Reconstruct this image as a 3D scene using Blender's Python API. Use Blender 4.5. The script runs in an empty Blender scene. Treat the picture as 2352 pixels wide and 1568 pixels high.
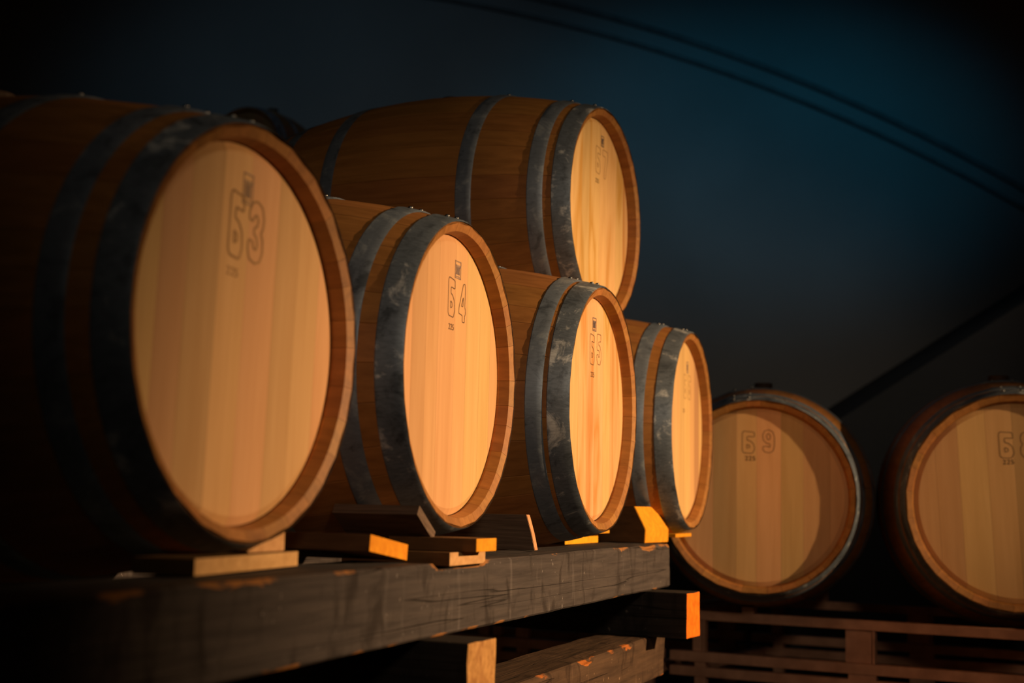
import bpy, bmesh, math, random
from mathutils import Vector, Matrix, noise
random.seed(7)
C = bpy.context.scene.collection
R = math.radians
ZO = 0.66                      # lens height above the cellar floor; survey coordinates below have the lens at z = 0

# ------------------------------------------------------------------ camera
PITCH, ROLL, FPX = R(6.566513), R(1.273246), 3220.337
cd = bpy.data.cameras.new('camera'); cam = bpy.data.objects.new('camera', cd); C.objects.link(cam)
c, s, cr, sr = math.cos(PITCH), math.sin(PITCH), math.cos(ROLL), math.sin(ROLL)
rt, up, fw = Vector((cr, -sr*s, sr*c)), Vector((-sr, -cr*s, cr*c)), Vector((0, c, s))
M = Matrix((rt, up, -fw)).transposed().to_4x4(); M.translation = (0, 0, ZO)
cam.matrix_world = M
cd.sensor_width = 36; cd.lens = FPX/2352*36
cd.clip_start = .05; cd.clip_end = 60
cd.dof.use_dof = True; cd.dof.focus_distance = 2.95; cd.dof.aperture_fstop = 2.8
bpy.context.scene.camera = cam

# ------------------------------------------------------------------ world and lamps
sc = bpy.context.scene
sc.view_settings.view_transform = 'Standard'; sc.view_settings.look = 'None'
sc.view_settings.gamma = 1; sc.view_settings.exposure = 0
sc.view_settings.use_curve_mapping = False
w = bpy.data.worlds.new('cellar_air'); sc.world = w; w.use_nodes = True
w.node_tree.nodes['Background'].inputs[0].default_value = (.55, .75, 1, 1)
w.node_tree.nodes['Background'].inputs[1].default_value = .0008

def lamp(name, kind, loc, target, energy, color, **kw):
    l = bpy.data.lights.new(name, kind); l.energy = energy; l.color = color
    for k, v in kw.items(): setattr(l, k, v)
    o = bpy.data.objects.new(name, l); C.objects.link(o)
    o.location = Vector(loc)+Vector((0, 0, ZO))
    d = Vector(target)-Vector(loc)
    o.rotation_euler = d.to_track_quat('-Z', 'Y').to_euler()
    return o
KEY = (5.4, 2.1, 1.4)
k = lamp('warm_spot', 'SPOT', KEY, (.31, 3.24, -.04), 2120, (1, .655, .34), spot_size=R(29), spot_blend=1.0, shadow_soft_size=.04)
k.scale = (1.36, 1, 1)
b1 = lamp('blue_wall_spot', 'SPOT', (1.5, 4.3, 2.7), (1.35, 7.6, 1.98), 40, (.05, .55, .92), spot_size=R(38), spot_blend=1.0, shadow_soft_size=.2)
b1.scale = (1.6, 1, 1)
b2 = lamp('blue_wall_spot', 'SPOT', (-1.2, 4.3, 2.9), (-.75, 7.6, 1.95), 16, (.42, .75, 1.0), spot_size=R(52), spot_blend=1.0, shadow_soft_size=.2)
b2.scale = (1.5, 1, 1)
ww = lamp('wall_bounce_fill', 'SPOT', (2.6, 4.9, 1.9), (.9, 7.6, .25), 8, (1, .84, .70), spot_size=R(66), spot_blend=1.0, shadow_soft_size=.2)  # added lamp standing in for warm bounce on the lower wall
cf = lamp('warm_fill_spot', 'SPOT', (.9, -1.6, 1.7), (.42, 3.8, .30), 105, (1.0, .82, .60), spot_size=R(43), spot_blend=1.0, shadow_soft_size=.25)  # added warm fill from behind the camera for flanks and hoops

# ------------------------------------------------------------------ materials
def new_mat(name):
    m = bpy.data.materials.new(name); m.use_nodes = True
    return m, m.node_tree.nodes, m.node_tree.links
def ramp(N, stops):
    r = N.new('ShaderNodeValToRGB'); e = r.color_ramp.elements
    while len(e) < len(stops): e.new(.5)
    for el, (p, col) in zip(e, stops): el.position = p; el.color = (*col, 1)
    return r
def grain_mat(name, dark, light, along='X', scale=(6, 90, 90), var=.25, rough=.6, spec=.3, figure=0.0, figcol=(.4, .2, .07), bump=.15, hue=.012):
    """wood: long stretched grain, soft figure, per-piece tone"""
    m, N, L = new_mat(name); b = N['Principled BSDF']
    tc = N.new('ShaderNodeTexCoord'); oi = N.new('ShaderNodeObjectInfo')
    ad = N.new('ShaderNodeVectorMath'); ad.operation = 'ADD'
    sca = N.new('ShaderNodeVectorMath'); sca.operation = 'SCALE'; sca.inputs[0].default_value = (37, 17, 29)
    L.new(oi.outputs['Random'], sca.inputs['Scale'])
    L.new(tc.outputs['Object'], ad.inputs[0]); L.new(sca.outputs[0], ad.inputs[1])
    mp = N.new('ShaderNodeMapping'); mp.inputs['Scale'].default_value = scale
    L.new(ad.outputs[0], mp.inputs[0])
    n1 = N.new('ShaderNodeTexNoise'); n1.inputs['Scale'].default_value = 1; n1.inputs['Detail'].default_value = 5; n1.inputs['Roughness'].default_value = .62; n1.inputs['Distortion'].default_value = .3
    L.new(mp.outputs[0], n1.inputs['Vector'])
    r = ramp(N, [(.3, dark), (.72, light)]); L.new(n1.outputs['Fac'], r.inputs[0])
    col = r.outputs[0]
    if figure:
        mp2 = N.new('ShaderNodeMapping'); mp2.inputs['Scale'].default_value = [q*.16 for q in scale]
        L.new(ad.outputs[0], mp2.inputs[0])
        n2 = N.new('ShaderNodeTexNoise'); n2.inputs['Scale'].default_value = 1; n2.inputs['Detail'].default_value = 3; n2.inputs['Distortion'].default_value = 1.2
        L.new(mp2.outputs[0], n2.inputs['Vector'])
        r2 = ramp(N, [(.50, (0, 0, 0)), (.60, (1, 1, 1)), (.66, (.1, .1, .1))]); L.new(n2.outputs['Fac'], r2.inputs[0])
        fm = N.new('ShaderNodeMath'); fm.operation = 'MULTIPLY'; fm.inputs[1].default_value = figure; L.new(r2.outputs[0], fm.inputs[0])
        mx = N.new('ShaderNodeMixRGB'); mx.inputs[2].default_value = (*figcol, 1)
        L.new(fm.outputs[0], mx.inputs[0]); L.new(col, mx.inputs[1]); col = mx.outputs[0]
    hs = N.new('ShaderNodeHueSaturation')
    mr = N.new('ShaderNodeMapRange'); mr.inputs['To Min'].default_value = 1-var; mr.inputs['To Max'].default_value = 1+var*.5
    L.new(oi.outputs['Random'], mr.inputs[0]); L.new(mr.outputs[0], hs.inputs['Value'])
    mh = N.new('ShaderNodeMath'); mh.operation = 'MULTIPLY'; mh.inputs[1].default_value = 7.31; L.new(oi.outputs['Random'], mh.inputs[0])
    fr = N.new('ShaderNodeMath'); fr.operation = 'FRACT'; L.new(mh.outputs[0], fr.inputs[0])
    mr2 = N.new('ShaderNodeMapRange'); mr2.inputs['To Min'].default_value = .5-hue; mr2.inputs['To Max'].default_value = .5+hue
    L.new(fr.outputs[0], mr2.inputs[0]); L.new(mr2.outputs[0], hs.inputs['Hue'])
    L.new(col, hs.inputs['Color']); L.new(hs.outputs[0], b.inputs['Base Color'])
    b.inputs['Roughness'].default_value = rough; b.inputs['Specular IOR Level'].default_value = spec
    bp = N.new('ShaderNodeBump'); bp.inputs['Strength'].default_value = bump; bp.inputs['Distance'].default_value = .002
    L.new(n1.outputs['Fac'], bp.inputs['Height']); L.new(bp.outputs[0], b.inputs['Normal'])
    return m
def plain(name, col, rough=.6, metal=0.0, spec=.4, noise_amt=.25, nscale=20, col2=None):
    m, N, L = new_mat(name); b = N['Principled BSDF']
    tc = N.new('ShaderNodeTexCoord'); n = N.new('ShaderNodeTexNoise'); n.inputs['Scale'].default_value = nscale; n.inputs['Detail'].default_value = 4
    L.new(tc.outputs['Object'], n.inputs['Vector'])
    c2 = col2 or tuple(v*(1-noise_amt) for v in col)
    r = ramp(N, [(.35, c2), (.65, col)]); L.new(n.outputs['Fac'], r.inputs[0]); L.new(r.outputs[0], b.inputs['Base Color'])
    b.inputs['Roughness'].default_value = rough; b.inputs['Metallic'].default_value = metal; b.inputs['Specular IOR Level'].default_value = spec
    return m
STAVE = grain_mat('oak_stave', (.29, .118, .030), (.46, .195, .052), scale=(3, 60, 60), var=.15, rough=.55, spec=.3, bump=.10, hue=.005)
STAVE_D = grain_mat('dark_oak_stave', (.16, .07, .022), (.26, .115, .038), scale=(3, 60, 60), var=.25, rough=.55, spec=.3, bump=.10)  # darker oak for the small cask's staves and head
HEAD = grain_mat('oak_head_board', (.66, .365, .15), (.76, .442, .195), scale=(40, 42, 3), var=.24, rough=.55, spec=.25, figure=.16, figcol=(.52, .27, .085), bump=.06)
HEAD_F = grain_mat('figured_oak_head_board', (.68, .385, .158), (.80, .48, .215), scale=(40, 46, 7), var=.14, rough=.5, spec=.25, figure=.75, figcol=(.54, .23, .035), bump=.06)
INK = plain('brown_ink', (.05, .022, .010), .7)
INK_F = plain('faded_brown_ink', (.38, .195, .075), .7)
INK_V = plain('very_faded_brown_ink', (.45, .235, .09), .7)
STAMP_V = plain('very_faded_violet_stamp_ink', (.34, .215, .16), .7, nscale=160, col2=(.42, .25, .12))
STAMP = plain('faded_violet_stamp_ink', (.20, .135, .14), .7, nscale=160, col2=(.38, .24, .15))
STAMPD = plain('blue_black_stamp_ink', (.07, .06, .075), .7, nscale=160, col2=(.18, .12, .10))
BUNG = plain('dark_bung_wood', (.055, .028, .014), .7)
RIVET = plain('steel_rivet', (.42, .42, .42), .35, 1.0)
STEEL = plain('rusty_brown_steel', (.62, .31, .19), .6, .05, nscale=14, col2=(.42, .20, .12))

def hoop_mat(name, base, pale, amount):
    m, N, L = new_mat(name); b = N['Principled BSDF']
    tc = N.new('ShaderNodeTexCoord'); oi = N.new('ShaderNodeObjectInfo')
    ad = N.new('ShaderNodeVectorMath'); ad.operation = 'ADD'
    sca = N.new('ShaderNodeVectorMath'); sca.operation = 'SCALE'; sca.inputs[0].default_value = (31, 11, 23)
    L.new(oi.outputs['Random'], sca.inputs['Scale']); L.new(tc.outputs['Object'], ad.inputs[0]); L.new(sca.outputs[0], ad.inputs[1])
    n = N.new('ShaderNodeTexNoise'); n.inputs['Scale'].default_value = 17; n.inputs['Detail'].default_value = 8; n.inputs['Roughness'].default_value = .68; n.inputs['Distortion'].default_value = .6
    L.new(ad.outputs[0], n.inputs['Vector'])
    r = ramp(N, [(.34, tuple(q*.45 for q in base)), (.46, base), (.55, base), (.65, pale)]); L.new(n.outputs['Fac'], r.inputs[0])
    mp = N.new('ShaderNodeMapping'); mp.inputs['Scale'].default_value = (18, 260, 260); L.new(ad.outputs[0], mp.inputs[0])
    n2 = N.new('ShaderNodeTexNoise'); n2.inputs['Scale'].default_value = 1; n2.inputs['Detail'].default_value = 2; L.new(mp.outputs[0], n2.inputs['Vector'])
    r3 = ramp(N, [(.35, (.72, .72, .72)), (.6, (1, 1, 1))]); L.new(n2.outputs['Fac'], r3.inputs[0])
    mx = N.new('ShaderNodeMixRGB'); mx.blend_type = 'MULTIPLY'; mx.inputs[0].default_value = amount
    L.new(r.outputs[0], mx.inputs[1]); L.new(r3.outputs[0], mx.inputs[2]); L.new(mx.outputs[0], b.inputs['Base Color'])
    rr = N.new('ShaderNodeMapRange'); rr.inputs['To Min'].default_value = .34; rr.inputs['To Max'].default_value = .62
    L.new(n.outputs['Fac'], rr.inputs[0]); L.new(rr.outputs[0], b.inputs['Roughness'])
    b.inputs['Metallic'].default_value = .40
    bp = N.new('ShaderNodeBump'); bp.inputs['Strength'].default_value = .12; bp.inputs['Distance'].default_value = .003
    L.new(n.outputs['Fac'], bp.inputs['Height']); L.new(bp.outputs[0], b.inputs['Normal'])
    return m
HOOP = hoop_mat('galvanised_hoop', (.18, .215, .265), (.66, .68, .70), .8)
HOOP_Q = hoop_mat('galvanised_hoop_plain', (.21, .25, .315), (.34, .385, .44), .5)

def timber_mat(name='weathered_timber', tint=(1, 1, 1)):
    """old grey-brown dirty timber: grain, dark checks, whitish splashes, raw wood where the arris is chipped (vertex colour = chip mask of the mesh)"""
    m, N, L = new_mat(name); b = N['Principled BSDF']
    tc = N.new('ShaderNodeTexCoord'); oi = N.new('ShaderNodeObjectInfo')
    ad = N.new('ShaderNodeVectorMath'); ad.operation = 'ADD'
    sca = N.new('ShaderNodeVectorMath'); sca.operation = 'SCALE'; sca.inputs[0].default_value = (13, 7, 5)
    L.new(oi.outputs['Random'], sca.inputs['Scale']); L.new(tc.outputs['Object'], ad.inputs[0]); L.new(sca.outputs[0], ad.inputs[1])
    def tex(scale, det=6, dist=0., rough=.6):
        mp = N.new('ShaderNodeMapping'); mp.inputs['Scale'].default_value = scale; L.new(ad.outputs[0], mp.inputs[0])
        n = N.new('ShaderNodeTexNoise'); n.inputs['Scale'].default_value = 1; n.inputs['Detail'].default_value = det; n.inputs['Distortion'].default_value = dist; n.inputs['Roughness'].default_value = rough
        L.new(mp.outputs[0], n.inputs['Vector']); return n.outputs['Fac']
    g = tex((4, 70, 70), 6, .4); r = ramp(N, [(.28, (.034, .028, .025)), (.5, (.060, .050, .044)), (.75, (.086, .071, .06))]); L.new(g, r.inputs[0])
    def mix(fac, a, colr):
        x = N.new('ShaderNodeMixRGB'); L.new(fac, x.inputs[0]); L.new(a, x.inputs[1]); x.inputs[2].default_value = (*colr, 1); return x.outputs[0]
    ck = tex((.55, 34, 34), 2, .12); rc = ramp(N, [(.385, (0, 0, 0)), (.392, (.9, .9, .9)), (.399, (0, 0, 0))]); L.new(ck, rc.inputs[0])
    col = mix(rc.outputs[0], r.outputs[0], (.02, .016, .013))
    dr = tex((30, 34, 4), 5, .6); rd = ramp(N, [(.60, (0, 0, 0)), (.80, (.6, .6, .6))]); L.new(dr, rd.inputs[0])
    col = mix(rd.outputs[0], col, (.17, .15, .135))
    sp = tex((75, 90, 60), 4); rs = ramp(N, [(.68, (0, 0, 0)), (.72, (.7, .7, .7))]); L.new(sp, rs.inputs[0])
    col = mix(rs.outputs[0], col, (.30, .27, .24))
    dk = tex((16, 30, 7), 6, .9); rk = ramp(N, [(.34, (.8, .8, .8)), (.46, (0, 0, 0))]); L.new(dk, rk.inputs[0])
    col = mix(rk.outputs[0], col, (.024, .018, .015))
    at = N.new('ShaderNodeAttribute'); at.attribute_name = 'raw_wood'
    cn = tex((18, 40, 60), 5, .5); am = N.new('ShaderNodeMath'); am.operation = 'MULTIPLY'; L.new(at.outputs['Fac'], am.inputs[0]); L.new(cn, am.inputs[1])
    ra = ramp(N, [(.29, (0, 0, 0)), (.36, (1, 1, 1))]); L.new(am.outputs[0], ra.inputs[0])
    col = mix(ra.outputs[0], col, (.34, .15, .042))
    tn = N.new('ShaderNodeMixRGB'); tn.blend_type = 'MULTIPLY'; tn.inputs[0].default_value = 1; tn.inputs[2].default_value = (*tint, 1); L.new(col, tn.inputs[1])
    L.new(tn.outputs[0], b.inputs['Base Color']); b.inputs['Roughness'].default_value = .8; b.inputs['Specular IOR Level'].default_value = .2
    bp = N.new('ShaderNodeBump'); bp.inputs['Strength'].default_value = .6; bp.inputs['Distance'].default_value = .004
    L.new(g, bp.inputs['Height'])
    bp2 = N.new('ShaderNodeBump'); bp2.inputs['Strength'].default_value = .8; bp2.inputs['Distance'].default_value = -.006
    L.new(rc.outputs[0], bp2.inputs['Height']); L.new(bp.outputs[0], bp2.inputs['Normal']); L.new(bp2.outputs[0], b.inputs['Normal'])
    return m
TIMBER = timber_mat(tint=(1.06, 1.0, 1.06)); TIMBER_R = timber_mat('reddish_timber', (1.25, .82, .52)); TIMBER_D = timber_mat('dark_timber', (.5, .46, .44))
PINE = grain_mat('fresh_pine', (.52, .27, .085), (.74, .42, .15), scale=(14, 90, 60), var=.12, rough=.65, spec=.2, figure=.3, figcol=(.55, .24, .06), bump=.2)
PINE_S = grain_mat('shaded_pine_side', (.11, .05, .018), (.20, .095, .036), scale=(14, 90, 60), var=.12, rough=.65, spec=.2, bump=.2)  # block sides: pine with their shade put into the colour
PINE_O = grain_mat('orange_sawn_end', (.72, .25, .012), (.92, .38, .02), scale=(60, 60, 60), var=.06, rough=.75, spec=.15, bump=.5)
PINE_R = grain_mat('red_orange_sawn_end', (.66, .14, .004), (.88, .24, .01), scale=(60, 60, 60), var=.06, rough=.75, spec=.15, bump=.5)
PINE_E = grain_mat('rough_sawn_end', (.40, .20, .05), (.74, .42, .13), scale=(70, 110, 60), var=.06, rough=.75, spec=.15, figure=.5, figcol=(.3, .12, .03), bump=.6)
PINE_P = grain_mat('pinkish_planed_pine', (.58, .29, .12), (.76, .41, .19), scale=(30, 50, 90), var=.06, rough=.65, spec=.2, figure=.25, bump=.15)
BARKY = grain_mat('dark_sawn_wood', (.10, .065, .042), (.22, .15, .10), scale=(8, 30, 200), var=.1, rough=.8, spec=.15, bump=.7)

# ------------------------------------------------------------------ helpers
def tag(o, label=None, cat=None, group=None, kind=None):
    for k_, v_ in (('label', label), ('category', cat), ('group', group), ('kind', kind)):
        if v_: o[k_] = v_
    return o
def thing(name, label, cat, loc=(0, 0, 0), rot=(0, 0, 0), group=None):
    o = bpy.data.objects.new(name, None); C.objects.link(o); o.empty_display_size = .1
    o.location = Vector(loc)+Vector((0, 0, ZO)); o.rotation_euler = rot
    return tag(o, label, cat, group)
def part(name, mesh, parent, loc=(0, 0, 0), rot=(0, 0, 0)):
    o = bpy.data.objects.new(name, mesh); C.objects.link(o); o.parent = parent
    o.location = loc; o.rotation_euler = rot
    return o
def solo(name, mesh, loc, rot, label, cat, group=None):
    o = bpy.data.objects.new(name, mesh); C.objects.link(o)
    o.location = Vector(loc)+Vector((0, 0, ZO)); o.rotation_euler = rot
    return tag(o, label, cat, group)
def mesh(name, V, F, mats, smooth=False, mi=None):
    m = bpy.data.meshes.new(name); m.from_pydata([tuple(v) for v in V], [], F)
    for q in (mats if isinstance(mats, (list, tuple)) else [mats]): m.materials.append(q)
    if mi: m.polygons.foreach_set('material_index', mi)
    if smooth: m.polygons.foreach_set('use_smooth', [True]*len(F))
    bm = bmesh.new(); bm.from_mesh(m); bmesh.ops.recalc_face_normals(bm, faces=bm.faces[:]); bm.to_mesh(m); bm.free()
    m.update(); return m
def box_mesh(name, x0, x1, y0, y1, z0, z1, mats, bev=.0, end_mat=None):
    """box, bevelled; faces whose normal is +x take material slot end_mat"""
    bm = bmesh.new(); bmesh.ops.create_cube(bm, size=1)
    for v in bm.verts: v.co = Vector(((x0+x1)/2+v.co.x*(x1-x0), (y0+y1)/2+v.co.y*(y1-y0), (z0+z1)/2+v.co.z*(z1-z0)))
    if bev: bmesh.ops.bevel(bm, geom=bm.edges[:], offset=bev, segments=2, affect='EDGES', profile=.6)
    m = bpy.data.meshes.new(name)
    for q in (mats if isinstance(mats, (list, tuple)) else [mats]): m.materials.append(q)
    if end_mat is not None:
        bm.normal_update()
        for f in bm.faces:
            if f.normal.x > .8: f.material_index = end_mat
    bm.to_mesh(m); bm.free(); return m
def prism_mesh(name, prof, y0, y1, mats, bev=.002, front_mats=None):
    """profile in (x, z) swept along y"""
    n = len(prof); V = [(x, y0, z) for x, z in prof]+[(x, y1, z) for x, z in prof]
    F = [list(range(n))[::-1], list(range(n, 2*n))]+[[i, (i+1) % n, n+(i+1) % n, n+i] for i in range(n)]
    m = mesh(name, V, F, mats)
    bm = bmesh.new(); bm.from_mesh(m); bm.normal_update()
    if bev: bmesh.ops.bevel(bm, geom=bm.edges[:], offset=bev, segments=2, affect='EDGES')
    bm.normal_update()
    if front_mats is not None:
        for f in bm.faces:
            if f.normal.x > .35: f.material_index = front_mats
    bm.to_mesh(m); bm.free(); return m

# ------------------------------------------------------------------ setting
def wall_mat(name, a, b_, sc_=1.3):
    m, N, L = new_mat(name); b = N['Principled BSDF']
    tc = N.new('ShaderNodeTexCoord'); n = N.new('ShaderNodeTexNoise'); n.inputs['Scale'].default_value = sc_; n.inputs['Detail'].default_value = 7
    L.new(tc.outputs['Object'], n.inputs['Vector']); r = ramp(N, [(.3, a), (.7, b_)]); L.new(n.outputs['Fac'], r.inputs[0]); L.new(r.outputs[0], b.inputs['Base Color'])
    b.inputs['Roughness'].default_value = .9; b.inputs['Specular IOR Level'].default_value = .1
    n2 = N.new('ShaderNodeTexNoise'); n2.inputs['Scale'].default_value = 30; n2.inputs['Detail'].default_value = 6; L.new(tc.outputs['Object'], n2.inputs['Vector'])
    bp = N.new('ShaderNodeBump'); bp.inputs['Strength'].default_value = .3; bp.inputs['Distance'].default_value = .01; L.new(n2.outputs['Fac'], bp.inputs['Height']); L.new(bp.outputs[0], b.inputs['Normal'])
    return m
PLASTER = wall_mat('cellar_plaster', (.25, .25, .25), (.31, .31, .31))
CONCRETE = wall_mat('cellar_floor_concrete', (.06, .055, .05), (.09, .082, .075), 2.5)
XL, XR, YF, YB, ZT = -4.2, 7.2, -2.4, 7.6, 3.9
def slab(name, x0, x1, y0, y1, z0, z1, m):
    o = bpy.data.objects.new(name, box_mesh(name, x0, x1, y0, y1, z0, z1, m)); C.objects.link(o); return tag(o, kind='structure')
slab('floor', XL, XR, YF, YB, -.15, 0, CONCRETE)
slab('ceiling', XL, XR, YF, YB, ZT+ZO, ZT+ZO+.15, PLASTER)
slab('wall_back', XL, XR, YB, YB+.15, 0, ZT+ZO, PLASTER)
slab('wall_left', XL-.15, XL, YF, YB, 0, ZT+ZO, PLASTER)
slab('wall_right', XR, XR+.15, YF, YB, 0, ZT+ZO, PLASTER)
slab('wall_front', XL, XR, YF-.15, YF, 0, ZT+ZO, PLASTER)
# two shallow arched ribs on the back wall
def arch_rib(name, rad, dz, wd):
    V, F = [], []; cx = -1.9; zc = 2.245+dz-math.sqrt(rad*rad-3.81**2)
    n = 60
    for i in range(n+1):
        a_ = R(-13)+(R(42)-R(-13))*i/n
        for (rr, y) in ((rad, YB-.005), (rad, YB-.025), (rad-wd, YB-.025), (rad-wd, YB-.005)):
            V.append((cx+rr*math.sin(a_), y, zc+rr*math.cos(a_)+ZO))
    for i in range(n):
        for j in range(4): F.append([i*4+j, i*4+(j+1) % 4, i*4+4+(j+1) % 4, i*4+4+j])
    F += [[0, 1, 2, 3], [n*4+3, n*4+2, n*4+1, n*4]]
    o = bpy.data.objects.new(name, mesh(name, V, F, plain('dark_rib_plaster_'+name, (.16, .165, .17), .9))); C.objects.link(o); tag(o, kind='structure')
arch_rib('trim_1', 9.6, 0, .028); arch_rib('trim_2', 9.6, -.115, .022)
# darker sloping wedge rising to the right in front of the back wall
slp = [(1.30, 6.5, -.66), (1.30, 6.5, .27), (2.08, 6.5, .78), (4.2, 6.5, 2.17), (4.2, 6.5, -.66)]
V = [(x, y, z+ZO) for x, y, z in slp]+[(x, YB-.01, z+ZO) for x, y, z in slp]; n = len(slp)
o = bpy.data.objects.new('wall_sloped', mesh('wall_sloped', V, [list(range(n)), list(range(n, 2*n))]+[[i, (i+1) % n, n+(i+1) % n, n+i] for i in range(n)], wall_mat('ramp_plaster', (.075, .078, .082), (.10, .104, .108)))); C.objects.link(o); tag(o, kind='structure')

# ------------------------------------------------------------------ barrels
LEN, RB, RE = .95, .352, .2825
def rad(s_): t = (s_-LEN/2)/(LEN/2); return RB-(RB-RE)*t*t
CH, TH = .0265, .0293            # chime depth, stave thickness
ST_S = [0, .006, .0265, .06, .10, .16, .23, .31, .39, .475]
ST_S = ST_S+[LEN-q for q in ST_S[-2::-1]]
def inner(s_):
    e = min(s_, LEN-s_)
    if e <= .006: return rad(s_)-.002-.0172*e/.006
    if e <= .0265: return rad(s_)-.0192-.0101*(e-.006)/.0205
    return rad(s_)-TH
def stave_mesh(wdeg, m):
    """one stave, local x along the barrel (0 = front end, +x outwards), centred on the +z side"""
    h = R(wdeg)/2; V = []; F = []
    cross = [(-1, 1), (-.96, 0), (0, 0), (.96, 0), (1, 1)]
    for s_ in ST_S:
        ro, ri = rad(s_), inner(s_); g = .00028/ro
        if s_ == 0: ro -= .002
        for u_, d_ in cross:
            a_ = u_*(h-g); rr = ro-.0005*d_
            V.append((-s_, rr*math.sin(a_), rr*math.cos(a_)))
        for u_ in (1, 0, -1):
            a_ = u_*(h-g); V.append((-s_, ri*math.sin(a_), ri*math.cos(a_)))
    n = 8
    for i in range(len(ST_S)-1):
        for j in range(n): F.append([i*n+j, i*n+(j+1) % n, (i+1)*n+(j+1) % n, (i+1)*n+j])
    F += [list(range(n))[::-1], [(len(ST_S)-1)*n+j for j in range(n)]]
    me = mesh('stave', V, F, m, smooth=True); me.set_sharp_from_angle(angle=R(14)); return me
WID = (9, 11, 13, 15)
STV = {(w_, m.name): stave_mesh(w_, m) for w_ in WID for m in (STAVE, STAVE_D)}
PAT = [9]*7+[11]*8+[13]*8+[15]*7

RH = .2603
def strip_outline(y0, y1, rr, n=12):
    y0 = max(-rr*.9999, y0); y1 = min(rr*.9999, y1); P = []
    a0, a1 = math.asin(y0/rr), math.asin(y1/rr)
    for i in range(n): a_ = a0+(a1-a0)*i/(n-1); P.append((rr*math.sin(a_), rr*math.cos(a_)))
    for i in range(n): a_ = a1+(a0-a1)*i/(n-1); P.append((rr*math.sin(a_), -rr*math.cos(a_)))
    return P
def board_mesh(y0, y1, m):
    l0 = strip_outline(max(-RH+.0131, y0+.0002) if y0 <= -RH+1e-6 else y0+.0002, y1-.0002, RH-.013)
    l1 = strip_outline(y0+.00004, y1-.00004, RH)
    n = len(l0); V = []
    V += [(0, y, z) for y, z in l0]
    k_ = n//2
    for i, (y, z) in enumerate(l1): V.append((-.006, y, z))
    V += [(-.026, y, z) for y, z in l1]
    F = [list(range(n))[::-1], list(range(2*n, 3*n))]
    for b_ in (0, n):
        for i in range(n): F.append([b_+i, b_+(i+1) % n, b_+n+(i+1) % n, b_+n+i])
    return mesh('head_board', V, F, m)
HPAT = {'a': (.062, .058, .071, .066, .075, .060, .064, .057),
        'b': (.070, .062, .055, .078, .060, .072, .058, .058),
        'c': (.055, .074, .066, .058, .070, .063, .075, .052)}
HB = {}
def head_boards(pat, m):
    if (pat, m.name) in HB: return HB[pat, m.name]
    ws = HPAT[pat]; tot = sum(ws); y = -RH; L = []
    for q in ws: q2 = q/tot*2*RH; L.append(board_mesh(y, y+q2, m)); y += q2
    HB[pat, m.name] = L; return L

def hoop_mesh(s0, s1, m, lap=90, th=.0015):
    """riveted band: a ring following the barrel profile, its lapped end standing proud"""
    V, F = [], []; N_ = 84
    sgn = 1
    for i in range(N_):
        a_ = 2*math.pi*i/N_
        d_ = ((math.degrees(a_)-lap+180) % 360)-180
        t = th+(.002 if -8 < d_ < 8 else 0)+.0004*noise.noise((math.cos(a_)*3, math.sin(a_)*3, s0*40))
        for s_, o_ in ((s0, .0003), (s0+.004, t), (s0+.35*(s1-s0), t+.0002), (s0+.68*(s1-s0), t+.0002), (s1-.002, t), (s1, .0003)):
            rr = rad(min(max(s_, 0), LEN))+o_; V.append((-s_, rr*math.cos(a_), rr*math.sin(a_)))
    n = 6
    for i in range(N_):
        for j in range(n): F.append([i*n+j, i*n+(j+1) % n, ((i+1) % N_)*n+(j+1) % n, ((i+1) % N_)*n+j])
    me = mesh('hoop', V, F, m, smooth=True); me.set_sharp_from_angle(angle=R(28))
    return me
def dome_mesh(r_, h_, m, seg=10):
    V = [(0, 0, h_)]; F = []
    for k_, (q, z) in enumerate(((.6, .8), (1, .25), (1, -.3))):
        for i in range(seg): a_ = 2*math.pi*i/seg; V.append((q*r_*math.cos(a_), q*r_*math.sin(a_), z*h_))
    for i in range(seg):
        j = (i+1) % seg; F.append([0, 1+i, 1+j])
        for k_ in (0, 1): F.append([1+k_*seg+i, 1+(k_+1)*seg+i, 1+(k_+1)*seg+j, 1+k_*seg+j])
    F.append([1+2*seg+i for i in range(seg)][::-1])
    return mesh('rivet', V, F, m, smooth=True)
RIV = dome_mesh(.0052, .0034, RIVET)
def bung_mesh(r_, h_, m):
    V, F = [], []; seg = 18
    for q, z in ((.86, -.012), (.92, 0), (1, h_*.8), (.95, h_), (.5, h_+.001)):
        for i in range(seg): a_ = 2*math.pi*i/seg; V.append((q*r_*math.cos(a_), q*r_*math.sin(a_), z))
    for k_ in range(4):
        for i in range(seg): j = (i+1) % seg; F.append([k_*seg+i, k_*seg+j, (k_+1)*seg+j, (k_+1)*seg+i])
    F += [[i for i in range(seg)][::-1], [4*seg+i for i in range(seg)]]
    return mesh('bung', V, F, m)

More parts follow.
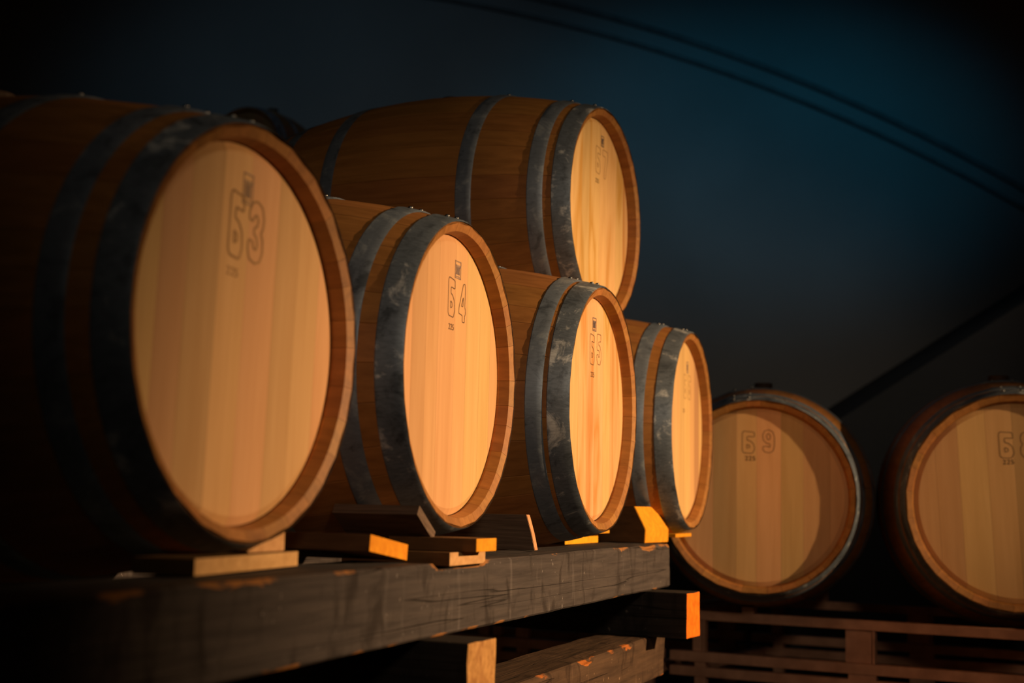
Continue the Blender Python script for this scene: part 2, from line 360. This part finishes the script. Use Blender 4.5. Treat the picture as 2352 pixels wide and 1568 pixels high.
# hand-stencilled figures: outlines in a unit box
GL = {
 'B': [[(0, 1), (.96, .95), (.98, .73), (.40, .76), (.38, .60), (.66, .55), (.92, .42), (1, .18), (.82, 0), (.14, .02), (0, .1)], [(.36, .40), (.58, .36), (.60, .26), (.38, .22)]],
 '3': [[(0, .80), (.16, .95), (.5, 1), (.86, .93), (1, .76), (.96, .60), (.84, .51), (.97, .41), (1, .2), (.85, .05), (.5, 0), (.14, .05), (0, .2), (.03, .35), (.30, .34), (.38, .24), (.55, .22), (.64, .31), (.55, .42), (.36, .47), (.38, .56), (.56, .60), (.62, .70), (.50, .78), (.34, .74), (.24, .66), (.02, .68)]],
 '4': [[(.62, .98), (.84, 1), (.95, .90), (.90, .40), (1, .34), (1, .22), (.90, .17), (.88, 0), (.56, 0), (.55, .17), (0, .20), (.02, .34)], [(.66, .66), (.62, .40), (.38, .40)]],
 '5': [[(.04, 1), (.92, 1), (.92, .77), (.40, .75), (.40, .66), (.74, .60), (1, .42), (1, .18), (.76, 0), (.26, .01), (0, .16), (0, .31), (.34, .33), (.44, .23), (.62, .28), (.62, .40), (.46, .47), (.02, .46)]],
 '9': [[(.5, 1), (.85, .92), (1, .70), (1, .28), (.88, .08), (.6, 0), (.18, .03), (.02, .14), (.05, .28), (.40, .28), (.62, .24), (.62, .38), (.30, .42), (.05, .56), (0, .78), (.16, .95)], [(.50, .84), (.66, .74), (.62, .58), (.42, .56), (.32, .70), (.36, .80)]],
 '8': [[(.5, 1), (.84, .95), (.98, .80), (.95, .62), (.84, .54), (1, .40), (1, .18), (.80, .03), (.5, 0), (.20, .03), (0, .18), (0, .40), (.15, .54), (.05, .62), (.02, .80), (.16, .95)], [(.5, .84), (.62, .76), (.5, .68), (.38, .76)], [(.5, .42), (.66, .29), (.5, .16), (.34, .29)]],
 '7': [[(0, 1), (1, 1), (1, .80), (.60, 0), (.26, 0), (.60, .78), (0, .78)]],
}
def chaikin(P, it=2):
    for _ in range(it):
        Q = []
        for i in range(len(P)):
            a_, b_ = P[i], P[(i+1) % len(P)]
            Q += [(a_[0]*.9+b_[0]*.1, a_[1]*.9+b_[1]*.1), (a_[0]*.1+b_[0]*.9, a_[1]*.1+b_[1]*.9)]
        P = Q
    return P
def glyph_mesh(ch, w_, h_, lw, m):
    V, F = [], []
    for loop in GL[ch]:
        P = [((x-.5)*w_, (y-.5)*h_) for x, y in chaikin(loop)]; n = len(P); b_ = len(V)
        for i in range(n):
            p0, p1 = P[i-1], P[(i+1) % n]; tx, ty = p1[0]-p0[0], p1[1]-p0[1]; l = math.hypot(tx, ty) or 1
            nx, ny = -ty/l*lw/2, tx/l*lw/2
            V += [(0, P[i][0]+nx, P[i][1]+ny), (0, P[i][0]-nx, P[i][1]-ny)]
        for i in range(n): j = (i+1) % n; F.append([b_+2*i, b_+2*j, b_+2*j+1, b_+2*i+1])
    return mesh('number_mark', V, F, m)
def text_mesh(body, size, m):
    cu = bpy.data.curves.new('volume_text', 'FONT'); cu.body = body; cu.size = size; cu.align_x = 'CENTER'; cu.align_y = 'CENTER'; cu.space_character = 1.15
    o = bpy.data.objects.new('volume_text', cu); C.objects.link(o); bpy.context.view_layer.update()
    src = o.evaluated_get(bpy.context.evaluated_depsgraph_get()).to_mesh()
    V = [(0, v.co.x, v.co.y) for v in src.vertices]; F = [list(p.vertices) for p in src.polygons]
    bpy.data.objects.remove(o); bpy.data.curves.remove(cu)
    return mesh('volume_mark', V, F, m)
def stamp_mesh(w_, h_, m):
    V, F = [], []
    def q(x0, x1, y0, y1):
        b_ = len(V); V.extend([(0, x0, y0), (0, x1, y0), (0, x1, y1), (0, x0, y1)]); F.append([b_, b_+1, b_+2, b_+3])
    a_, h2 = w_/2, h_/2; l = .0022
    q(-a_, a_, h2-l, h2); q(-a_, a_, -h2, -h2+l); q(-a_, -a_+l, -h2, h2); q(a_-l, a_, -h2, h2)
    q(-a_+.005, a_-.003, h2*.30, h2*.55)
    for i in range(5): x = -a_+.005+i*(w_-.010)/5; q(x, x+(w_-.010)/7.5, -h2*.55, h2*.28)
    q(-a_+.005, a_-.006, -h2*.80, -h2*.70)
    return mesh('ink_stamp', V, F, m)

HOOPC = {}
def barrel(label, X, Y, Z, yaw, seed, sc_=1.0, qoff=(.062, .104), pat='a', phi=0., head=HEAD, marks=(), stave=STAVE, group=None, rivet_shift=0, head_w=.047, lap=96, lw=.0014, bung=(.030, .022)):
    rnd = random.Random(seed)
    n = Vector((math.cos(yaw), -math.sin(yaw), 0))
    base = Vector((X, Y, Z))-n*(LEN/2*sc_)-Vector((0, 0, RB*sc_))
    t = thing('barrel', label, 'barrel', base, (0, 0, -yaw), group); t.scale = (sc_, sc_, sc_)
    f0 = (LEN/2, 0, RB)          # front-end centre in local space
    p = PAT[:]; rnd.shuffle(p); a_ = rnd.uniform(0, 360)
    for w_ in p:
        part('stave', STV[w_, stave.name], t, f0, (R(a_+w_/2), 0, 0)); a_ += w_
    for m in head_boards(pat, head): part('head_board', m, t, (LEN/2-CH, 0, RB), (R(phi), 0, 0))
    for m in head_boards('b', head): part('head_board', m, t, (-LEN/2+CH, 0, RB), (R(phi), 0, math.pi))
    qs0, qs1 = qoff
    for i, (s0, s1, m) in enumerate(((-.0008, head_w, HOOP), (qs0, qs1, HOOP_Q), (.25, .292, HOOP_Q), (LEN-.292, LEN-.25, HOOP_Q), (LEN-qs1, LEN-qs0, HOOP_Q), (LEN-head_w, LEN+.0008, HOOP))):
        key = (s0, s1, lap)
        if key not in HOOPC: HOOPC[key] = hoop_mesh(s0, s1, m, lap)
        hp = part('hoop', HOOPC[key], t, f0)
        sm = min(max((s0+s1)/2, 0), LEN); slope = (rad(sm+.01)-rad(sm-.01))/.02
        for da in (-5, 4):
            al = R(lap+da); rr = rad(sm)+.0045
            e = Vector((-sm, rr*math.cos(al), rr*math.sin(al)))
            rv = part('rivet', RIV, hp, e, (al-math.pi/2, 0, 0))
    part('bung', bung_mesh(bung[0], bung[1], BUNG), t, (0, 0, 2*RB-.001))
    for kind, x, y, w_, h_, m in marks:
        loc = (LEN/2-CH+.0006, x, RB+y)
        if kind == 'stamp': part('ink_stamp', stamp_mesh(w_, h_, m), t, loc, (R(phi), 0, 0))
        elif kind == '225': part('volume_mark', text_mesh('225', h_*1.35, m), t, loc, (R(phi), 0, 0))
        else: part('number_mark', glyph_mesh(kind, w_, h_, lw, m), t, loc, (R(phi), 0, 0))
    return t

GM = 'barrels on the timber trestle'
barrel('largest, nearest barrel at left, mostly in shadow, outlined number ending in 3 on its head', -.34399, 1.88752, .22112, .37335, 1, 1.0, (.077, .116), 'a', -2.5,
       lw=.0036, marks=[('B', -.0244, .1463, .034, .092, INK_V), ('3', .0255, .1444, .038, .088, INK_V), ('stamp', .0004, .2002, .026, .044, STAMP_V), ('225', -.0298, .0802, .03, .013, INK_V)], group=GM)
barrel('sharply focused barrel second from left, outlined number ending in 4 on its head', -.08613, 2.58827, .23490, .34040, 2, 1.0, (.076, .116), 'b', 0,
       marks=[('B', -.0102, .1437, .033, .074, INK), ('4', .0441, .1408, .034, .074, INK), ('stamp', .0187, .1995, .030, .034, STAMP), ('225', -.0088, .0875, .03, .012, INK)], group=GM)
barrel('brightly lit barrel in the middle, yellow figured head, outlined number ending in 5', .22108, 3.26042, .22231, .34716, 3, 1.0, (.056, .093), 'c', 1.5, HEAD_F,
       marks=[('B', -.027, .1369, .036, .072, INK), ('5', .0285, .1423, .036, .072, INK), ('stamp', -.012, .1971, .030, .032, STAMPD), ('225', -.0223, .0778, .03, .013, INK)], group=GM)
barrel('farthest barrel on the timber trestle, pale blotches on its rim hoop', .53194, 4.07004, .22049, .34012, 4, 1.0, (.074, .112), 'a', 2, HEAD,
       marks=[('B', .0038, .1293, .036, .072, INK_F), ('B', .0618, .1303, .036, .072, INK_F), ('stamp', .0326, .1867, .026, .034, STAMP), ('225', -.01, .0567, .03, .012, INK_F)], group=GM)
barrel('single barrel lying on top of the row, its whole dark flank in view', .24928, 3.70515, .77650, .40826, 5, 1.0, (.068, .108), 'b', 0, HEAD_F,
       marks=[('B', -.0084, .1492, .036, .075, INK_F), ('7', .048, .1479, .040, .078, INK_F), ('stamp', .0241, .2079, .022, .030, STAMPD), ('225', -.0138, .0904, .03, .012, INK)], bung=(.030, .012), stave=STAVE)
GB = 'barrels on the steel rack'
barrel('barrel facing us behind the trestle end, outlined number ending in 9', .72623*1.065, 4.11636*1.065, .03430*1.065, R(102.3), 6, 1.065, (.060, .10), 'c', 0,
       marks=[('B', -.0268, .1597, .036, .066, INK), ('9', .0315, .163, .034, .068, INK), ('225', -.0216, .1115, .03, .014, INK)], group=GB, lap=100)
barrel('barrel cut off by the right edge of the photo, outlined number ending in 8', 1.31149*1.15+.012, 3.65627*1.15, .03006*1.15, R(104), 7, 1.15, (.060, .10), 'a', 3,
       marks=[('B', -.0241, .1504, .036, .070, INK), ('8', .030, .1509, .038, .070, INK), ('225', -.0194, .1049, .03, .013, INK)], group=GB, lap=92)
# small dark cask high up at the back, standing on a tall steel stand hidden behind the row
DC = Vector((-1.135, 6.36, 0)); DZ = 1.766; DS = .58
ya = R(106); nd = Vector((math.cos(ya), -math.sin(ya), 0)); q = DC+nd*LEN/2*DS
barrel('small dark cask whose top and bung just show above the nearest barrel', q.x, q.y, DZ-RB*DS, ya, 20, DS, (.062, .104), 'b', 0, head=STAVE_D, stave=STAVE_D, bung=(.042, .050))

# ------------------------------------------------------------------ timber trestle
def rough_beam(name, L, Wd, H, m, seed, notches=(), amp=.0025, chip=True, chip_amt=1.0, seg=None, endround=.004):
    """rough sawn timber: local x along (0..L), y depth (0 = front face, positive backwards), z 0..-H; 'raw_wood' marks chipped arrises"""
    nseg = seg or int(L/.018); V = []; raw = []
    prof = []
    def edge(a_, b_, k_):
        for i in range(k_): t = i/k_; prof.append((a_[0]+(b_[0]-a_[0])*t, a_[1]+(b_[1]-a_[1])*t))
    c_ = .004
    edge((c_, 0), (Wd-c_, 0), 4); edge((Wd-c_, 0), (Wd, -c_), 1); edge((Wd, -c_), (Wd, -H+c_), 3); edge((Wd, -H+c_), (Wd-c_, -H), 1)
    edge((Wd-c_, -H), (c_, -H), 3); edge((c_, -H), (0, -H+c_), 1); edge((0, -H+c_), (0, -H+.0085), 1); edge((0, -H+.0085), (0, -.011), 6); edge((0, -.011), (0, -c_), 1); edge((0, -c_), (c_, 0), 1)
    n = len(prof)
    for i in range(nseg+1):
        x = L*i/nseg
        for (y, z) in prof:
            P = Vector((x*2.2+seed*9, y*14, z*14)); d = noise.noise_vector(P)*amp+noise.noise_vector(P*4.1)*amp*.4
            yy, zz = y+d.y, z+d.z
            r_ = 0
            front_top = z > -.006 and y < .006
            if chip and front_top:
                cn = noise.noise((x*7+seed, 3.1, .2))
                if cn > .12: yy += (cn-.12)*.020; zz -= (cn-.12)*.012
                r_ = max(0, min(1, .55+cn))*chip_amt
            elif chip and z < -H+.0045 and y < .0045:
                r_ = max(0, min(1, .42+noise.noise((x*11+seed, 7.7, 1.1))*.7))
            elif chip and z > -.016 and y < .001: r_ = max(0, min(.8, .3+noise.noise((x*7+seed, 3.1, .2))))
            for (a_, b_, dp) in notches:
                if a_ < x < b_ and z > -.006: zz -= dp
            V.append((x, yy, zz)); raw.append(r_)
    F = []
    for i in range(nseg):
        for j in range(n): F.append([i*n+j, i*n+(j+1) % n, (i+1)*n+(j+1) % n, (i+1)*n+j])
    F += [list(range(n)), [nseg*n+j for j in range(n)][::-1]]
    me = bpy.data.meshes.new(name); me.from_pydata(V, [], F); me.materials.append(m)
    at = me.attributes.new('raw_wood', 'FLOAT', 'POINT'); at.data.foreach_set('value', raw)
    bm = bmesh.new(); bm.from_mesh(me); bmesh.ops.recalc_face_normals(bm, faces=bm.faces[:]); bm.to_mesh(me); bm.free()
    return me
# front face line of the trestle: from (-.394,1.49) to (.445,3.89)
A0, A1 = Vector((-.394, 1.49, 0)), Vector((.4455, 3.884, 0)); bd = (A1-A0).normalized(); bnrm = Vector((bd.y, -bd.x, 0))
byaw = math.atan2(bd.y, bd.x)             # local +x runs away from the camera, local +y runs back under the barrels
B0 = A0-bd*.75; BL = (A1-B0).length
def along(pt): return (Vector((pt[0], pt[1], 0))-B0).dot(bd)
BT, BH = -.1, .116
solo('timber_beam', rough_beam('timber_beam', BL, .15, BH, TIMBER, 1, [(along((-.135, 2.30)), along((-.06, 2.50)), .010)]), (*B0.xy, BT), (0, 0, byaw),
     'long dirty grey squared beam carrying the row of barrels, with raw chipped edges', 'beam')
Bb = B0-bnrm*.88
solo('timber_beam', rough_beam('timber_beam', BL, .14, BH, TIMBER, 2, chip=False), (*Bb.xy, BT), (0, 0, byaw),
     'rear beam under the back ends of the row of barrels, hidden in the dark', 'beam')
# lower long beams
LT = BT-BH-.118; LH = .112
solo('timber_beam', rough_beam('timber_beam', BL-.06, .14, LH, TIMBER_R, 5, amp=.004, chip_amt=.72), (*(B0+bnrm*.002).xy, LT), (0, 0, byaw),
     'short visible stretch of a rough brown beam low down, below the two crosswise timbers', 'beam')
solo('timber_beam', rough_beam('timber_beam', BL-.06, .14, LH, TIMBER, 6, chip=False), (*Bb.xy, LT), (0, 0, byaw),
     'lower rear beam of the trestle, hidden in the dark', 'beam')
def bearer(pt, yaw, label, em=None, w_=.12, h_=.114, L=1.14, z=BT-BH-.002, tilt=0):
    """crosswise timber whose sawn end looks along the barrels; local +x = end normal, end face at x = 0"""
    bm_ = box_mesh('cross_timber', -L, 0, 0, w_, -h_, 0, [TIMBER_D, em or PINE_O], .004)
    bm2 = bmesh.new(); bm2.from_mesh(bm_)
    bmesh.ops.subdivide_edges(bm2, edges=bm2.edges[:], cuts=3, use_grid_fill=True)
    bm2.normal_update()
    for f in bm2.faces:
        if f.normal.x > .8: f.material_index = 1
    for v in bm2.verts:
        d = noise.noise_vector(v.co*40+Vector((pt[0]*9, 0, 0)))*.0022; v.co += d
    bm2.to_mesh(bm_); bm2.free()
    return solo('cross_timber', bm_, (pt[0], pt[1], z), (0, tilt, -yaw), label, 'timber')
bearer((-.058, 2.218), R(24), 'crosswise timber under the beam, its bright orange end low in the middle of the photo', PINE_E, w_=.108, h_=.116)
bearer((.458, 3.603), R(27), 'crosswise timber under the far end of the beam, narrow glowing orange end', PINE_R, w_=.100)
bearer((-.560, .95), R(22), 'crosswise timber under the near end of the beam, out of the frame')
# timbers below, down to the floor
for i, (pt, lab) in enumerate((((-.11, 2.2), 'lower crosswise timber of the trestle, below the frame in the middle'), ((.36, 3.45), 'lower crosswise timber of the trestle, below the frame at its far end'), ((-.62, .98), 'lower crosswise timber of the trestle, below the frame at its near end'))):
    bearer(pt, R(21), lab, z=LT-LH-.002, h_=ZO+LT-LH-.004)

# ------------------------------------------------------------------ blocks and wedges between beam and barrels
def blk(name, mesh_, pt, z, yaw, label, rot=(0, 0), cat='wood block'):
    return solo(name, mesh_, (pt[0], pt[1], z), (rot[0], rot[1], -yaw), label, cat)
def shaped(m, f):
    for v in m.vertices: v.co = f(v.co)
    m.update(); return m
# local frame of a block: +x = end normal (looks along the barrels, to the lamp), +y = away from the camera along the row
ZB = BT+.002
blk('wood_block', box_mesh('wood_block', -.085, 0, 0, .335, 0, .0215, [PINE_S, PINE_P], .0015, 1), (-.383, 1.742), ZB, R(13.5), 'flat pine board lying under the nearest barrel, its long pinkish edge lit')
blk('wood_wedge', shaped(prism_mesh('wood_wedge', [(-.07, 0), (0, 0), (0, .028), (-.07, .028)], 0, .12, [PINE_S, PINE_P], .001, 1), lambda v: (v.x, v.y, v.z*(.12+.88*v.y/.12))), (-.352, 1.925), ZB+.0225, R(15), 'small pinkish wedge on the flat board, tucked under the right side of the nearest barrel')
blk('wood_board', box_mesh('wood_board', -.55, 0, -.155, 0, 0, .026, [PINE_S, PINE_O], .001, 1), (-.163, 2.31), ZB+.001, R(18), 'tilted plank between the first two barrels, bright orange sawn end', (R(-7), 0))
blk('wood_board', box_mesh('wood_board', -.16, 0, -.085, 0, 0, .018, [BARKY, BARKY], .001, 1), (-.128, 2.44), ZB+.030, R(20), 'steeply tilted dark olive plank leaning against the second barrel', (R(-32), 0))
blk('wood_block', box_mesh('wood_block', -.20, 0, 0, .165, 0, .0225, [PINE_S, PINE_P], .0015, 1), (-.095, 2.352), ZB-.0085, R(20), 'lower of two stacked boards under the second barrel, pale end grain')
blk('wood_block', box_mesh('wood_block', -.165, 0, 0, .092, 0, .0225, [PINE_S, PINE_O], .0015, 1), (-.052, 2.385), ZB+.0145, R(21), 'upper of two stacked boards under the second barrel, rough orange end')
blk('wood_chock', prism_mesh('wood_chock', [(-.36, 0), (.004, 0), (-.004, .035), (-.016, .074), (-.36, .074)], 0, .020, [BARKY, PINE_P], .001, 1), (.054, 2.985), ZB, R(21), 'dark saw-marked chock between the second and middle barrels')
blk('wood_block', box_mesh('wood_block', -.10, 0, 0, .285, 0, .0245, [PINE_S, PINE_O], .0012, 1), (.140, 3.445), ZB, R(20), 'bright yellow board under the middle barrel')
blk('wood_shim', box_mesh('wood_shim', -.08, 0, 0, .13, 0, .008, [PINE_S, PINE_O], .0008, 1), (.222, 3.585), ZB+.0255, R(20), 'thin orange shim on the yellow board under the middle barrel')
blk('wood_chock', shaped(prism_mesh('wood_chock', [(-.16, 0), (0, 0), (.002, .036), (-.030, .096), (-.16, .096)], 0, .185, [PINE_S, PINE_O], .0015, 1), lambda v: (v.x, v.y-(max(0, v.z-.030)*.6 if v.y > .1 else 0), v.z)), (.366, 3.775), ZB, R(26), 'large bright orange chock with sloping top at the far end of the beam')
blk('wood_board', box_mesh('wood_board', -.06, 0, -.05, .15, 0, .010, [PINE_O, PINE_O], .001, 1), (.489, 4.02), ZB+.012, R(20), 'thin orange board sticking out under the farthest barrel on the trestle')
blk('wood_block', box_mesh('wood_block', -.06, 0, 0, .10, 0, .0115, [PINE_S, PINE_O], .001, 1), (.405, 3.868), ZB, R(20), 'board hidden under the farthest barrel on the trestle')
# rear supports
for i, (X, Y, Z, yw, nm) in enumerate(((-.344, 1.888, .221, .373, 'nearest'), (-.086, 2.588, .235, .340, 'second'), (.221, 3.26, .222, .347, 'middle'), (.532, 4.07, .220, .340, 'farthest'))):
    n_ = Vector((math.cos(yw), -math.sin(yw), 0)); q = Vector((X, Y, 0))-n_*.87
    zt = Z-rad(.82)-.005
    blk('wood_block', box_mesh('wood_block', -.05, .05, -.09, .09, 0, max(.012, zt-ZB), [PINE, PINE], .001), q.xy, ZB, yw, 'block under the back end of the %s barrel, hidden from view' % nm)

# ------------------------------------------------------------------ steel barrel racks
RD = Vector((.809, -.45, 0)).normalized(); RN = Vector((RD.y, -RD.x, 0))      # RN points towards the viewer
ryaw = math.atan2(RD.y, RD.x); R0 = Vector((.588, 4.29, 0))*1.09
def tube(x0, x1, y0, y1, z0, z1): return box_mesh('rail', x0, x1, y0, y1, z0, z1, STEEL, .002)
def rack(label, t0, t1, posts, seats):
    """local x along the rack, y backwards, z up from the floor"""
    o = thing('barrel_rack', label, 'rack', (*(R0+RD*t0).xy, -ZO), (0, 0, ryaw)); L = t1-t0
    z1, z2, z3 = ZO-.338, ZO-.471, .14
    for y in (0, .80):
        part('rail', tube(0, L, y, y+.04, z1-.030, z1), o)
        part('rail', tube(0, L, y, y+.04, z2-.032, z2), o)
        part('rail', tube(0, L, y, y+.035, z3-.03, z3), o)
    for (a_, b_) in posts:
        for y in (.004, .806):
            part('gusset', tube(a_, b_, y+.008, y+.02, z2+.0005, z1-.0305), o)
            part('post', tube(a_+.01, b_+.015, y, y+.03, 0, z2-.0325), o)
            part('post', tube(b_+.004, b_+.012, y, y+.03, z2+.0005, z1-.0305), o)
    for x in (.02, L-.06):
        part('cross_bar', tube(x, x+.04, .041, .799, z1-.03, z1-.002), o)
        part('cross_bar', tube(x, x+.04, .041, .799, z3-.03, z3-.002), o)
    for (x, y, h_) in seats:
        part('saddle', prism_mesh('saddle', [(-.02, 0), (.02, 0), (.02, h_), (-.02, h_)], -.0, .04, STEEL, .001), o, (x, y, z1))
    return o
def seat(pt): d_ = Vector((pt[0], pt[1], 0))-R0; return d_.dot(RD)
rack('brown steel rack carrying the two barrels facing us at right', -.11, 1.45, [(.076, .109), (.585, .667), (1.32, 1.38)], [(.27, 0, .021), (.27, .80, .045), (1.22, 0, .044), (1.11, .80, .003)])
rack('dark steel rack partly seen through the gap under the beam', -1.6, -.14, [(.05, .11), (.75, .78), (.81, .83), (.90, .94), (1.35, 1.41)], [])
# tall dark stand that carries the small cask
q = Vector((DC.x, DC.y, 0))
st = thing('steel_stand', 'tall dark steel stand carrying the small cask, hidden behind the row', 'stand', (q.x, q.y, -ZO), (0, 0, -ya))
hz = ZO+DZ-2*RB*DS-.004
part('shelf', box_mesh('shelf', -.30, .30, -.16, .16, hz-.03, hz, STEEL, .002), st)
for x in (-.28, .28):
    for y in (-.14, .14): part('leg', box_mesh('leg', x-.018, x+.018, y-.018, y+.018, 0, hz-.031, STEEL, .002), st)
for z in (.5, 1.3): part('lower_shelf', box_mesh('lower_shelf', -.255, .255, -.115, .115, z, z+.02, STEEL, .002), st)
for sg in (-1, 1): part('chock', prism_mesh('chock', [(-.25, 0), (.25, 0), (.25, .012), (-.25, .012)], .075, .115, PINE, .001), st, (0, 0, hz+.0005), (0, 0, 0 if sg > 0 else math.pi))
